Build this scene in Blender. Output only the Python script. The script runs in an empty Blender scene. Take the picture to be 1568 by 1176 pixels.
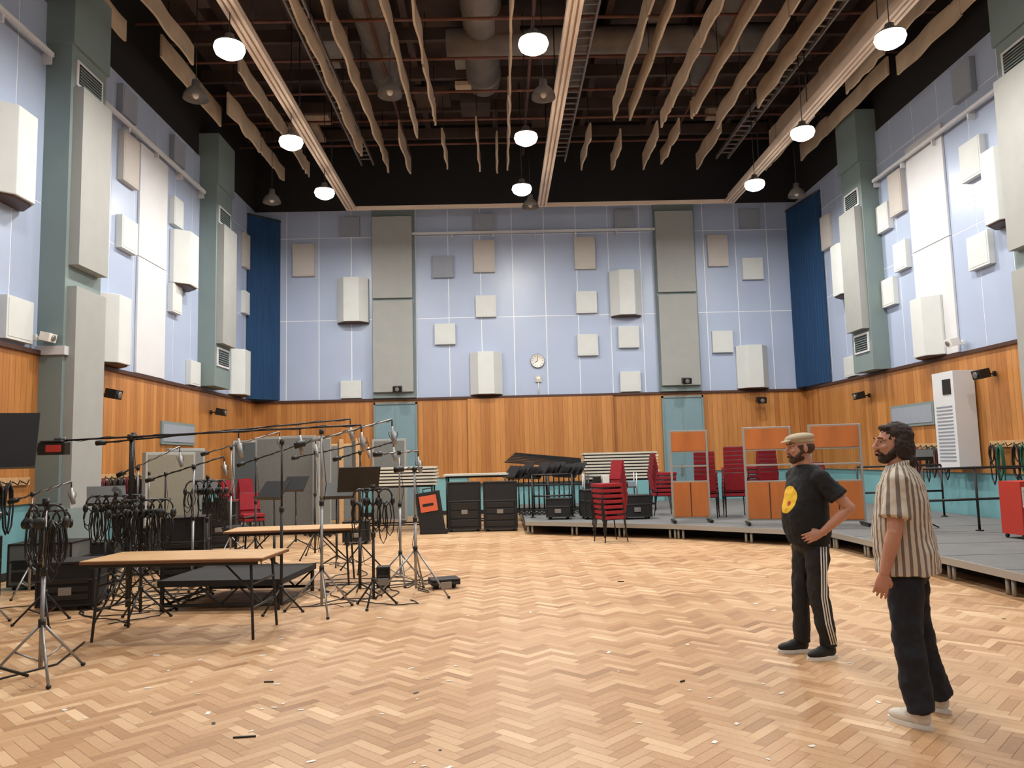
import bpy, math, random
from mathutils import Matrix, Vector, noise
random.seed(7)
C=bpy.context.scene.collection
rad=math.radians
def lin(c):
    return tuple(((v/255)/12.92 if v/255<=.04045 else ((v/255+.055)/1.055)**2.4) for v in c)
MATS={}
def mat(name,rgb=(128,128,128),rough=.6,metal=0,emit=0,var=.0,scale=6,spec=.5,alpha=None,rgb2=None,stretch=(1,1,1)):
    if name in MATS: return MATS[name]
    m=bpy.data.materials.new(name); m.use_nodes=True; nt=m.node_tree; b=nt.nodes['Principled BSDF']
    c=lin(rgb); b.inputs['Base Color'].default_value=(*c,1); b.inputs['Roughness'].default_value=rough
    b.inputs['Metallic'].default_value=metal; b.inputs['Specular IOR Level'].default_value=spec
    if emit:
        b.inputs['Emission Color'].default_value=(*c,1); b.inputs['Emission Strength'].default_value=emit
    if var or rgb2:
        tc=nt.nodes.new('ShaderNodeTexCoord'); mp=nt.nodes.new('ShaderNodeMapping'); nz=nt.nodes.new('ShaderNodeTexNoise'); r=nt.nodes.new('ShaderNodeValToRGB')
        mp.inputs['Scale'].default_value=stretch
        nt.links.new(tc.outputs['Object'],mp.inputs[0]); nt.links.new(mp.outputs[0],nz.inputs['Vector'])
        nz.inputs['Scale'].default_value=scale; nz.inputs['Detail'].default_value=5
        c2=lin(rgb2) if rgb2 else tuple(v*(1-var) for v in c)
        r.color_ramp.elements[0].color=(*c2,1); r.color_ramp.elements[1].color=(*c,1)
        r.color_ramp.elements[0].position=.35; r.color_ramp.elements[1].position=.65
        nt.links.new(nz.outputs[0],r.inputs[0]); nt.links.new(r.outputs[0],b.inputs['Base Color'])
    if alpha is not None:
        b.inputs['Transmission Weight'].default_value=1; b.inputs['IOR'].default_value=1.02; b.inputs['Roughness'].default_value=.02
    MATS[name]=m; return m

class MB:
    def __init__(s): s.V=[];s.F=[];s.M=[];s.mats=[];s.T=Matrix.Identity(4);s.sm=[]
    def mi(s,m):
        if m not in s.mats: s.mats.append(m)
        return s.mats.index(m)
    def add(s,vs,fs,m,smooth=False):
        o=len(s.V); s.V+=[tuple(s.T@Vector(v)) for v in vs]; i=s.mi(m)
        for f in fs: s.F.append(tuple(o+k for k in f)); s.M.append(i); s.sm.append(smooth)
    def bx(s,x0,y0,z0,x1,y1,z1,m):
        x0,x1=min(x0,x1),max(x0,x1);y0,y1=min(y0,y1),max(y0,y1);z0,z1=min(z0,z1),max(z0,z1)
        s.add([(x0,y0,z0),(x1,y0,z0),(x1,y1,z0),(x0,y1,z0),(x0,y0,z1),(x1,y0,z1),(x1,y1,z1),(x0,y1,z1)],
              [(0,3,2,1),(4,5,6,7),(0,1,5,4),(1,2,6,5),(2,3,7,6),(3,0,4,7)],m)
    def box(s,c,d,m,rot=None):
        old=s.T
        s.T=old@Matrix.Translation(c)@(rot.to_4x4() if rot else Matrix.Identity(4))
        s.bx(-d[0]/2,-d[1]/2,-d[2]/2,d[0]/2,d[1]/2,d[2]/2,m); s.T=old
    def prism(s,pts,z0,z1,m):
        n=len(pts); a=sum(pts[i][0]*pts[(i+1)%n][1]-pts[(i+1)%n][0]*pts[i][1] for i in range(n))
        if a<0: pts=pts[::-1]
        vs=[(p[0],p[1],z0) for p in pts]+[(p[0],p[1],z1) for p in pts]
        s.add(vs,[tuple(range(n))[::-1],tuple(range(n,2*n))]+[(i,(i+1)%n,n+(i+1)%n,n+i) for i in range(n)],m)
    def tube(s,pts,r,m,n=8,e=None):
        pts=[Vector(p) for p in pts]; k=len(pts)
        rs=r if isinstance(r,(list,tuple)) else [r]*k
        vs=[];fs=[]; prev=None
        for i,p in enumerate(pts):
            t=(pts[min(i+1,k-1)]-pts[max(i-1,0)]).normalized()
            if prev is None:
                a=Vector((1,0,0)) if abs(t.x)<.9 else Vector((0,1,0)); u=(a-t*a.dot(t)).normalized()
            else: u=(prev-t*prev.dot(t)).normalized()
            prev=u; w=t.cross(u); rr=rs[i]
            ra,rb=(rr if isinstance(rr,(list,tuple)) else (rr,rr))
            for j in range(n):
                q=2*math.pi*j/n; vs.append(p+u*ra*math.cos(q)+w*rb*math.sin(q))
        for i in range(k-1):
            for j in range(n): fs.append((i*n+j,i*n+(j+1)%n,(i+1)*n+(j+1)%n,(i+1)*n+j))
        fs.append(tuple(range(n))[::-1]); fs.append(tuple(range((k-1)*n,k*n)))
        s.add(vs,fs,m,True)
    def lathe(s,prof,c,m,n=24):
        vs=[];fs=[];k=len(prof)
        for r,z in prof:
            for j in range(n):
                q=2*math.pi*j/n; vs.append((c[0]+r*math.cos(q),c[1]+r*math.sin(q),c[2]+z))
        for i in range(k-1):
            for j in range(n): fs.append((i*n+j,i*n+(j+1)%n,(i+1)*n+(j+1)%n,(i+1)*n+j))
        s.add(vs,fs,m,True)
    def ell(s,c,r,m,nu=20,nv=12,rot=None):
        old=s.T; s.T=old@Matrix.Translation(c)@(rot.to_4x4() if rot else Matrix.Identity(4))
        vs=[(0,0,-r[2])];fs=[]
        for i in range(1,nv):
            a=-math.pi/2+math.pi*i/nv
            for j in range(nu):
                q=2*math.pi*j/nu; vs.append((r[0]*math.cos(a)*math.cos(q),r[1]*math.cos(a)*math.sin(q),r[2]*math.sin(a)))
        vs.append((0,0,r[2])); L=len(vs)-1
        for j in range(nu): fs.append((0,1+(j+1)%nu,1+j)); fs.append((L,L-nu+j,L-nu+(j+1)%nu))
        for i in range(nv-2):
            for j in range(nu):
                a=1+i*nu; fs.append((a+j,a+(j+1)%nu,a+nu+(j+1)%nu,a+nu+j))
        s.add(vs,fs,m,True); s.T=old
    def obj(s,name,loc=(0,0,0),rz=0,parent=None,bevel=0):
        me=bpy.data.meshes.new(name); me.from_pydata(s.V,[],s.F)
        for m in s.mats: me.materials.append(m)
        me.polygons.foreach_set('material_index',s.M); me.polygons.foreach_set('use_smooth',s.sm)
        me.update(); o=bpy.data.objects.new(name,me); C.objects.link(o); o.location=loc; o.rotation_euler=(0,0,rz)
        if parent: o.parent=parent
        if bevel:
            b=o.modifiers.new('bevel','BEVEL'); b.width=bevel; b.segments=2; b.limit_method='ANGLE'
        return o

# ---------------- materials
def node_mat(name): 
    m=bpy.data.materials.new(name); m.use_nodes=True; return m,m.node_tree,m.node_tree.nodes['Principled BSDF']
def boards_mat():
    m,nt,b=node_mat('dado_wood_boards'); N=nt.nodes.new; L=nt.links.new
    tc=N('ShaderNodeTexCoord'); sp=N('ShaderNodeSeparateXYZ'); L(tc.outputs['Object'],sp.inputs[0])
    ad=N('ShaderNodeMath'); ad.operation='ADD'; L(sp.outputs[0],ad.inputs[0]); L(sp.outputs[1],ad.inputs[1])
    dv=N('ShaderNodeMath'); dv.operation='DIVIDE'; L(ad.outputs[0],dv.inputs[0]); dv.inputs[1].default_value=.145
    fl=N('ShaderNodeMath'); fl.operation='FLOOR'; L(dv.outputs[0],fl.inputs[0])
    fr=N('ShaderNodeMath'); fr.operation='FRACT'; L(dv.outputs[0],fr.inputs[0])
    wn=N('ShaderNodeTexWhiteNoise'); wn.noise_dimensions='1D'; L(fl.outputs[0],wn.inputs['W'])
    mp=N('ShaderNodeMapping'); mp.inputs['Scale'].default_value=(14,14,.9); L(tc.outputs['Object'],mp.inputs[0])
    nz=N('ShaderNodeTexNoise'); nz.inputs['Scale'].default_value=1.6; nz.inputs['Detail'].default_value=6; L(mp.outputs[0],nz.inputs[0])
    mx=N('ShaderNodeMath'); mx.operation='MULTIPLY_ADD'; L(nz.outputs[0],mx.inputs[0]); mx.inputs[1].default_value=.5
    m2=N('ShaderNodeMath'); m2.operation='MULTIPLY'; L(wn.outputs[0],m2.inputs[0]); m2.inputs[1].default_value=.36; L(m2.outputs[0],mx.inputs[2])
    r=N('ShaderNodeValToRGB'); r.color_ramp.elements[0].color=(*lin((146,88,38)),1); r.color_ramp.elements[1].color=(*lin((210,150,86)),1)
    r.color_ramp.elements[0].position=.05; r.color_ramp.elements[1].position=.9; L(mx.outputs[0],r.inputs[0])
    lt=N('ShaderNodeMath'); lt.operation='LESS_THAN'; L(fr.outputs[0],lt.inputs[0]); lt.inputs[1].default_value=.04
    mc=N('ShaderNodeMix'); mc.data_type='RGBA'; L(lt.outputs[0],mc.inputs[0]); L(r.outputs[0],mc.inputs[6]); mc.inputs[7].default_value=(*lin((118,66,28)),1)
    L(mc.outputs[2],b.inputs['Base Color']); b.inputs['Roughness'].default_value=.4
    return m
def floor_mat():
    m,nt,b=node_mat('herringbone_parquet'); N=nt.nodes.new; L=nt.links.new
    at=N('ShaderNodeAttribute'); at.attribute_name='shade'
    tc=N('ShaderNodeTexCoord')
    nz=N('ShaderNodeTexNoise'); nz.inputs['Scale'].default_value=.4; nz.inputs['Detail'].default_value=4; L(tc.outputs['Object'],nz.inputs[0])
    n2=N('ShaderNodeTexNoise'); n2.inputs['Scale'].default_value=38; n2.inputs['Detail'].default_value=3; L(tc.outputs['Object'],n2.inputs[0])
    a=N('ShaderNodeMath'); a.operation='MULTIPLY_ADD'; L(nz.outputs[0],a.inputs[0]); a.inputs[1].default_value=.5; L(at.outputs['Fac'],a.inputs[2])
    a2=N('ShaderNodeMath'); a2.operation='MULTIPLY_ADD'; L(n2.outputs[0],a2.inputs[0]); a2.inputs[1].default_value=.18; L(a.outputs[0],a2.inputs[2])
    r=N('ShaderNodeValToRGB'); e=r.color_ramp.elements
    e[0].position=.1; e[0].color=(*lin((132,94,62)),1); e[1].position=1.0; e[1].color=(*lin((224,192,154)),1)
    k=e.new(.5); k.color=(*lin((183,143,104)),1)
    L(a2.outputs[0],r.inputs[0]); L(r.outputs[0],b.inputs['Base Color']); b.inputs['Roughness'].default_value=.42
    b.inputs['Specular IOR Level'].default_value=.4
    return m
M_board=boards_mat(); M_floor=floor_mat()
M_blue=mat('pale_blue_paint',(168,182,208),.34,var=.05,scale=.8)
M_seam=mat('seam_white',(235,238,242),.4)
M_white=mat('tile_white',(204,208,208),.7,var=.04,scale=3)
M_beige=mat('tile_beige',(190,185,180),.8,var=.04,scale=3)
M_grey=mat('tile_grey',(145,152,164),.8,var=.04)
M_cream=mat('cream_panel',(208,210,214),.6,var=.04,scale=2)
M_pil=mat('pilaster_sage',(120,136,136),.6,var=.06,scale=2)
M_pilpan=mat('pilaster_panel',(154,156,154),.8,var=.05,scale=3)
M_navy=mat('navy_drape',(14,62,104),.8,var=.25,scale=3,stretch=(6,6,.3))
M_dark=mat('dark_upper_wall',(26,24,25),.9)  # near-black colour puts the shadow above the lamps into the wall
M_teal=mat('teal_paint',(118,172,180),.6,var=.06,scale=2)
M_door=mat('slate_door',(118,146,156),.5,var=.05,scale=2)
M_trim=mat('brown_cap_rail',(70,42,30),.5)
M_beam=mat('batten_timber',(228,208,188),.6,var=.15,scale=5,stretch=(8,.5,8))
M_baf=mat('baffle_fabric',(200,178,152),.85,var=.22,scale=3,stretch=(2,.6,1))
M_cbrown=mat('ceiling_brown',(82,66,60),.9,var=.4,scale=1.2)
M_red_pipe=mat('rust_pipe',(120,76,62),.7,var=.3,scale=4)
M_duct=mat('duct_grey',(136,128,122),.6,var=.3,scale=2)
M_blk=mat('black_metal',(22,22,24),.45)
M_blkmat=mat('black_matte',(26,26,28),.8,var=.2,scale=8)
M_steel=mat('steel_tube',(150,150,150),.35,metal=.7)
M_alu=mat('aluminium',(165,165,162),.4,metal=.5)
M_stage=mat('stage_grey',(108,110,112),.8,var=.12,scale=3)
M_redfab=mat('red_upholstery',(146,14,32),.75,var=.2,scale=12)
M_orange=mat('gobo_orange_ply',(188,110,54),.45,var=.25,scale=4,stretch=(1,1,.2))
M_glass=mat('clear_pane',(240,245,245),.02,alpha=1)
M_wtab=mat('table_laminate',(208,204,190),.5,var=.05)
M_oak=mat('table_oak',(205,168,122),.45,rgb2=(180,138,94),scale=5,stretch=(.6,8,8))
M_gfab=mat('screen_grey_fabric',(120,122,120),.95,var=.15,scale=30)
M_lamp=mat('lamp_glow',(255,246,230),.5,emit=24); M_lamp.cycles.emission_sampling='NONE'
M_shade=mat('lamp_shade_grey',(120,115,110),.5,metal=.3)
M_whitep=mat('white_plastic',(226,224,218),.45)
M_blackp=mat('black_plastic',(15,15,15),.4)

XL,XR,YB,YF,ZC=-7.35,9.35,23.1,-5.0,12.0
ZD=3.46   # dado top
ZT=9.3
# ---------------- floor
def build_floor():
    W,Lg=.075,.29; cs=math.sqrt(.5); V=[];F=[];S=[]
    def P(x,y): return (cs*(x-y),cs*(x+y))
    g=.001
    nj=int(18/(Lg*math.sqrt(2)))+4; nk=int(30/(W*math.sqrt(2)))+6
    for j in range(-nj//2-2,nj//2+3):
        for k in range(-4,nk):
            bxo=k*W+j*Lg; byo=k*W-j*Lg
            cx,cy=P(bxo,byo); cx+=1.0; cy+=YF-.3
            if cx<XL-.6 or cx>XR+.6 or cy<YF-.5 or cy>YB+.5: continue
            base=.5+.75*noise.noise(Vector((k*.8+.3,j*.14+.2,0)))
            for t,(x0,y0,x1,y1) in enumerate(((0,0,Lg,W),(0,W,W,W+Lg))):
                q=[(bxo+x0+g,byo+y0+g),(bxo+x1-g,byo+y0+g),(bxo+x1-g,byo+y1-g),(bxo+x0+g,byo+y1-g)]
                pp=[P(*p) for p in q]; pp=[(a+1.0,b+YF-.3) for a,b in pp]
                pp=[(min(max(a,XL),XR),min(max(b,YF),YB)) for a,b in pp]
                n=len(V); V+= [(a,b,0) for a,b in pp]; F.append((n,n+1,n+2,n+3))
                r=random.random(); s=.46*base+.24*r+(.05 if t else -.03)-.12  # block-direction term paints in directional light; the rest is wood tone
                if random.random()<.05: s+=.18
                S.append(s)
    n=len(V); V+=[(XL,YF,-.002),(XR,YF,-.002),(XR,YB,-.002),(XL,YB,-.002),(XL,YF,-.2),(XR,YF,-.2),(XR,YB,-.2),(XL,YB,-.2)]
    for f in ((0,1,2,3),(4,7,6,5),(0,4,5,1),(1,5,6,2),(2,6,7,3),(3,7,4,0)): F.append(tuple(n+i for i in f)); S.append(-.1)
    me=bpy.data.meshes.new('floor'); me.from_pydata(V,[],F); me.materials.append(M_floor)
    at=me.attributes.new('shade','FLOAT','FACE'); at.data.foreach_set('value',S)
    o=bpy.data.objects.new('floor',me); C.objects.link(o)
build_floor()
mb=MB(); mb.bx(XL-.3,YF-.3,ZC,XR+.3,YB+.3,ZC+.2,M_cbrown); mb.obj('ceiling')

# ---------------- walls. u along wall, d depth into room
class Wall(MB):
    def __init__(s,kind): super().__init__(); s.k=kind
    def b(s,u0,z0,u1,z1,d0,d1,m):
        if s.k=='B': s.bx(u0,YB-d0,z0,u1,YB-d1,z1,m)
        if s.k=='F': s.bx(u0,YF+d0,z0,u1,YF+d1,z1,m)
        if s.k=='L': s.bx(XL+d0,u0,z0,XL+d1,u1,z1,m)
        if s.k=='R': s.bx(XR-d0,u0,z0,XR-d1,u1,z1,m)
    def pr(s,pts,z0,z1,m):
        q=[]
        for u,d in pts:
            q.append({'B':(u,YB-d),'L':(XL+d,u),'R':(XR-d,u),'F':(u,YF+d)}[s.k])
        s.prism(q,z0,z1,m)
def wall(kind,name,u0,u1):
    w=Wall(kind)
    w.b(u0,0,u1,ZC,-.3,0,M_dark)
    w.b(u0,ZD,u1,ZT,0,.03,M_seam)
    w.b(u0,0,u1,1.15,0,.05,M_teal)
    w.b(u0,1.15,u1,ZD,0,.08,M_board)
    st=.97; n=max(1,round((u1-u0)/st)); st=(u1-u0)/n
    for i in range(n):
        for z0,z1 in ((ZD,5.9),(5.9,8.45),(8.45,ZT)):
            w.b(u0+i*st+.011,z0+.01,u0+(i+1)*st-.011,z1-.01,.0,.035,M_blue)
    w.obj(name)
    t=Wall(kind); t.b(u0,ZD-.04,u1,ZD+.03,.0,.13,M_trim); t.b(u0,1.1,u1,1.18,.0,.1,M_board); t.b(u0,0,u1,.12,0,.07,M_blkmat)
    return t
wall('B','wall_back',XL,XR).obj('trim_back'); wall('L','wall_left',YF,YB).obj('trim_left'); wall('R','wall_right',YF,YB).obj('trim_right'); wall('F','wall_front',XL,XR).obj('trim_front')
def drape(name,a,b,z0,z1):
    m=MB(); a=Vector((*a,0)); b=Vector((*b,0)); d=b-a; nrm=Vector((-d.y,d.x,0)).normalized(); n=80; vs=[];fs=[]
    for i in range(n+1):
        p=a+d*i/n+nrm*.01*math.sin(i*1.1)
        vs+= [(p.x,p.y,z0),(p.x,p.y,z1)]
    for i in range(n): fs.append((2*i,2*i+2,2*i+3,2*i+1))
    m.add(vs,fs,M_navy,True); m.tube([(a.x,a.y,z1),(b.x,b.y,z1)],.03,M_blk); m.obj(name)
drape('corner_drape',(XL+.06,22.25),(-6.55,YB-.06),3.52,9.0)
drape('corner_drape',(9.0,YB-.06),(XR-.08,21.2),3.52,9.0)

D0=.037
def tile(kind,u0,z0,u1,z1,m,th=.12,name='acoustic_tile'):
    w=Wall(kind); w.b(u0,z0,u1,z1,D0,D0+th,m); w.b(u0+.04,z0+.04,u1-.04,z1-.04,D0+th,D0+th+.006,m); w.obj(name,bevel=.012)
def wedge(kind,u0,z0,u1,z1,m=None,d=D0):
    m=m or M_white; w=Wall(kind); W=u1-u0
    w.pr([(u0,d),(u1,d),(u1,.14),(u0+W*.74,.42),(u0+W*.26,.42),(u0,.14)],z0,z1,m)
    w.pr([(u0+.02,d),(u1-.02,d),(u1-.02,.12),(u0+W*.72,.38),(u0+W*.28,.38),(u0+.02,.12)],z0-.03,z0,M_trim)
    w.obj('acoustic_wedge_box',bevel=.012)
for r in ((-6.16,7.26,-5.50,8.26,'b'),(-4.74,8.48,-4.13,9.08,'g'),(-1.92,7.13,-1.29,7.8,'g'),(-.65,8.52,-.02,9.11,'g'),(-.67,7.27,-.03,8.26,'b2'),(-.64,5.89,-.02,6.55,'w'),(-1.89,5.08,-1.27,5.71,'w'),(2.41,7.3,3.04,8.3,'b'),(2.41,5.94,3.04,6.61,'w'),(2.41,4.64,3.03,5.29,'w'),(3.67,8.54,4.29,9.14,'g'),(3.66,4.85,4.28,5.51,'w'),(3.66,3.52,4.27,4.13,'w'),(6.5,7.3,7.12,8.28,'b2'),(6.5,4.64,7.12,5.3,'w'),(7.54,6.87,8.17,7.54,'g2'),(7.54,8.46,8.15,9.09,'g'),(-4.72,3.52,-4.1,4.05,'w')):
    tile('B',*r[:4],{'b':M_beige,'g':M_grey,'w':M_white,'b2':M_beige,'g2':M_white}[r[4]])
for r in ((-4.82,5.8,-3.87,7.15),(-.85,3.53,.12,4.8),(3.45,5.82,4.4,7.2),(7.2,3.53,8.15,4.82)): wedge('B',*r)
for r in ((14.6,7.2,15.25,8.2,M_beige),(14.6,5.85,15.25,6.5,M_white),(16.95,5.05,17.45,5.7,M_white),(16.95,7.05,17.45,7.7,M_white),(18.0,3.52,18.6,4.1,M_white),(14.5,8.5,15.1,9.1,M_grey),(21.78,5.95,22.2,6.6,M_white),(21.78,7.3,22.2,8.3,M_beige),(11.25,3.55,11.9,4.2,M_white),(16.9,8.5,17.5,9.1,M_grey)): tile('L',*r)
for r in ((17.0,5.72,17.95,6.95),(13.8,3.53,14.75,4.8),(20.8,3.53,21.75,4.78),(10.7,5.6,11.65,6.95)): wedge('L',*r)
for r in ((16.75,6.95,17.3,7.95,M_beige),(17.4,6.75,17.95,7.4,M_white),(16.75,5.65,17.3,6.3,M_white),(17.4,4.95,17.95,5.6,M_white),(13.9,6.75,14.55,7.5,M_white),(13.9,5.0,14.55,5.65,M_white),(19.6,3.52,20.2,4.05,M_white),(20.6,7.2,21.1,8.15,M_beige),(14.0,8.4,14.6,9.1,M_grey)): tile('R',*r)
for r in ((19.3,5.65,20.2,7.0),(12.95,5.6,13.75,6.95)): wedge('R',*r)
wedge('R',15.6,3.53,16.5,4.78,d=.092)
for k,(a,b) in (('L',(15.45,16.75)),('R',(15.2,16.6))):
    w=Wall(k); w.b(a,ZD+.05,b,5.9,D0,.09,M_cream); w.b(a,5.915,b,8.3,D0,.09,M_cream); w.obj('cream_wall_panel',bevel=.01)
for k in 'LR':
    for u in (1.0,4.0,8.0):
        tile(k,u-.3,7.2,u+.35,8.2,M_beige); tile(k,u+1.95,5.1,u+2.6,5.8,M_white)
# pilasters
def vent(w,u0,z0,u1,z1,d):
    w.b(u0,z0,u1,z1,d,d+.03,M_cream); w.b(u0+.06,z0+.05,u1-.06,z1-.05,d+.03,d+.035,M_blk)
    n=6
    for i in range(n): z=z0+.07+(z1-z0-.14)*i/n; w.b(u0+.07,z,u1-.07,z+.02,d+.03,d+.05,M_pil)
def spil(k,u0,u1,z0,b0,b1,base=False):
    w=Wall(k); w.b(u0,z0,u1,ZT+.6,0,.45,M_pil)
    w.b(u0+.08,b0,u1-.1,b1,.45,.62,M_pilpan)
    vent(w,u0+.12,b1+.05,u1-.15,b1+.5,.45)
    if not base: vent(w,u0+.12,b0-.55,u1-.15,b0-.08,.45)
    w.b(u0-.03,8.6,u1+.03,ZT+.6,.0,.5,M_pil)
    if base:
        w.b(u0+.08,1.0,u1-.1,4.55,.45,.6,M_pilpan); w.b(u0-.04,3.42,u1+.04,3.56,0,.5,M_cream)
        w.b(u0-.02,0,u1+.05,1.0,.0,.62,M_pil)
    w.obj('wall_pilaster',bevel=.01)
spil('L',12.2,13.3,0,4.9,7.9,True); spil('L',18.7,19.8,3.55,4.6,7.6)
spil('R',17.98,19.0,3.5,4.5,7.5); spil('R',11.7,12.8,0,4.9,7.9,True)
spil('L',4.8,5.9,0,4.9,7.9,True); spil('R',4.8,5.9,0,4.9,7.9,True)
for a,b in ((-3.74,-2.5),(4.88,6.08)):
    w=Wall('B'); w.b(a-.02,ZD+.03,b+.02,ZT,0,.2,M_pil)
    w.b(a+.01,6.5,b-.03,9.02,.2,.3,M_pilpan); w.b(a+.01,3.66,b-.03,6.42,.2,.3,M_pilpan)
    w.obj('wall_pilaster',bevel=.01)
    w=Wall('B'); w.b(a+.05,0,b,3.3,.082,.14,M_door); w.b(a,0,a+.05,3.36,.082,.17,M_pil); w.b(b,0,b+.05,3.36,.082,.17,M_pil); w.b(a,3.3,b+.05,3.36,.082,.17,M_pil)
    w.b((a+b)/2,0.02,(a+b)/2+.03,3.28,.13,.145,M_pil); w.b((a+b)/2-.1,1.0,(a+b)/2-.06,1.3,.14,.2,M_steel)
    w.obj('door_1' if a<0 else 'door_2')
w=Wall('B'); w.b(-.94,.9,3.41,3.41,.08,.2,M_board); w.obj('trim_projecting_wood_bay')
for k,a,b,z in (('B',-2.57,4.98,8.49),('L',13.5,18.6,8.35),('L',6,12.1,8.35),('R',12.9,17.9,8.05),('R',6,11.6,8.05)):
    w=Wall(k)
    w.b(a,z-.035,b,z+.035,.16,.22,M_cream)
    n=int((b-a)/1.2)
    for i in range(n+1): u=a+(b-a)*i/n; w.b(u-.02,z-.15,u+.02,z+.03,.036,.18,M_cream)
    w.obj('trim_rail_'+k.lower()+str(int(a)))
for k,a,b in (('L',16.6,18.4),('R',16.2,18.0)):
    w=Wall(k); w.b(a,2.1,b,2.6,.081,.12,M_pil); w.b(a+.06,2.16,b-.06,2.54,.12,.13,M_grey); w.obj('wall_vent_panel')

# clock
mb=MB(); mb.T=Matrix.Rotation(math.pi/2,4,'X')
mb.lathe([(0,0),(.21,0),(.21,.05),(.195,.06),(.185,.045),(0,.045)],(0,0,0),M_whitep,32)
mb.lathe([(.213,.0),(.213,.055),(.2,.063)],(0,0,0),M_steel,32)
for i in range(12):
    a=i*math.pi/6; mb.box((.155*math.sin(a),.155*math.cos(a),.048),(.012,.035,.004),M_blackp,Matrix.Rotation(-a,3,'Z'))
for a,l,wd in ((rad(240),.1,.016),(rad(0),.14,.011)): mb.box((l/2*math.sin(a),l/2*math.cos(a),.052),(wd,l,.004),M_blackp,Matrix.Rotation(-a,3,'Z'))
mb.obj('wall_clock',(1.19,YB-.04,4.52))
mb=MB(); mb.bx(-.09,-.05,-.1,.09,0,.1,M_beige); mb.bx(-.05,-.06,-.02,.05,-.05,.06,M_whitep); mb.tube([(0,-.02,-.1),(0,-.02,-.45)],.012,M_whitep); mb.obj('wall_thermostat',(1.2,YB-.037,3.98))
def wallspk(name,x,y,z,rz,m=None,s=1):
    m=m or M_blackp; mb=MB()
    mb.box((0,0,0),(.05,.05,.1),m); mb.tube([(0,0,0),(0,-.16*s,0)],.015,m); mb.T=Matrix.Translation((0,-.25*s,0))@Matrix.Rotation(rad(12),4,'X')
    mb.box((0,0,0),(.26*s,.2*s,.17*s),m); mb.tube([(0,-.1*s,0),(0,-.13*s,0)],.06*s,M_steel,16); mb.obj(name,(x,y,z),rz,bevel=.01)
wallspk('wall_speaker',-2.97,YB-.33,3.72,0); wallspk('wall_speaker',5.55,YB-.33,3.76,0)
wallspk('wall_speaker',XL+.12,14.0,2.95,rad(90)); wallspk('wall_speaker',XL+.12,19.4,2.95,rad(90))
wallspk('wall_speaker',XR-.12,14.1,2.95,rad(-90)); wallspk('wall_speaker',XR-.12,19.0,2.95,rad(-90)); 
wallspk('security_camera',XR-.1,15.0,3.68,rad(-90),M_whitep,.9); wallspk('security_camera',XL+.1,12.05,3.68,rad(90),M_whitep,.8)
wallspk('wall_speaker',7.8,YB-.14,3.15,0); 

# ---------------- ceiling structures
for x in (-4.2,1.4,6.95):
    mb=MB(); y0,y1=-4,22
    mb.bx(x-.13,y0,9.02,x+.13,y1,9.08,M_beam)
    for dx in (-.13,-.03,.07): mb.bx(x+dx,y0,8.95,x+dx+.06,y1,9.02,M_beam)
    mb.bx(x-.05,y0,9.08,x+.05,y1,9.22,M_beam)
    y=y0+1
    while y<y1: mb.tube([(x,y,9.2),(x,y,11.15)],.012,M_blk,6); y+=3.2
    mb.obj('lighting_batten')
mb=MB(); mb.bx(-4.3,22.01,8.98,7.05,22.1,9.08,M_beam); mb.obj('lighting_batten')
BAF=[(-6.9,6,14),(-6.1,7,15.2),(-6.6,14.8,18.2),(-6.1,17.2,21.8),(-5.3,15.5,21.5),(-3.5,5,19.9),(-3.0,5,21.5),(-1.9,5,18.7),(-1.4,5,18.2),(-2.4,18.9,21.6),(-1.3,19.2,21.1),(-.4,18.6,21.3),(.1,19.5,21.3),(.4,11.5,21),(-.6,5,11),
 (3.0,5,18.3),(3.4,5,18.3),(2.5,19,21.3),(4.2,5,18.4),(4.9,5,18.2),(3.4,19.6,21.4),(4.3,19.2,21.4),(4.8,19,21.2),(5.6,5,18.5),(5.9,19,21.6),(6.3,5,17.5),(7.5,5,20),(7.9,18.0,21.6),(8.2,6,17),(8.8,8,15.8),(8.7,16,21)]
for i,(x,y0,y1) in enumerate(BAF):
    mb=MB(); z0=9.75+random.uniform(-.1,.12)
    y=y0
    while y<y1-.3:
        ln=min(random.uniform(2.2,3.4),y1-y); n=14; ph=random.uniform(0,6); amp=random.uniform(.006,.026); h=random.uniform(.38,.5)
        sg=random.choice([.003,.006,.01,.024]); dz=random.uniform(-.04,.04); vs=[];fs=[]
        for j in range(n+1):
            yy=y+(ln-.04)*j/n; xx=x+amp*math.sin(ph+j*.8); sag=sg*(math.sin(ph*2+j*1.1)+.5*math.sin(j*2.3+ph))
            for dx in (-.022,.022): vs+=[(xx+dx,yy,z0+dz+sag),(xx+dx,yy,z0+dz+h)]
        for j in range(n):
            a=j*4; fs+=[(a,a+1,a+5,a+4),(a+2,a+6,a+7,a+3),(a,a+4,a+6,a+2),(a+1,a+3,a+7,a+5)]
        fs+=[(0,2,3,1),(n*4,n*4+1,n*4+3,n*4+2)]
        mb.add(vs,fs,M_baf); mb.tube([(x,y+.3,z0+dz+h-.02),(x,y+.3,11.15)],.01,M_blk,5)
        y+=ln
    mb.obj('ceiling_baffle')
mb=MB()
for i in range(15):
    y=-3+i*1.8; mb.bx(XL+.05,y,11.2,XR-.05,y+.12,11.5,M_cbrown)
for i in range(12):
    y=4+i*1.55; mb.tube([(XL+.2,y,10.52),(XR-.2,y,10.52)],.035,M_red_pipe,8)
for x in (-5.0,-2.5,.9,2.2,5.2,7.0): mb.tube([(x,-3,10.75),(x,22.5,10.75)],.04,M_red_pipe,8)
for x in (-6.5,-4.5,-2,0,2.6,4.6,7,8.6): mb.bx(x,-4,11.5,x+.15,23,11.95,M_cbrown)
mb.obj('ceiling_joist_grid')
mb=MB()
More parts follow.
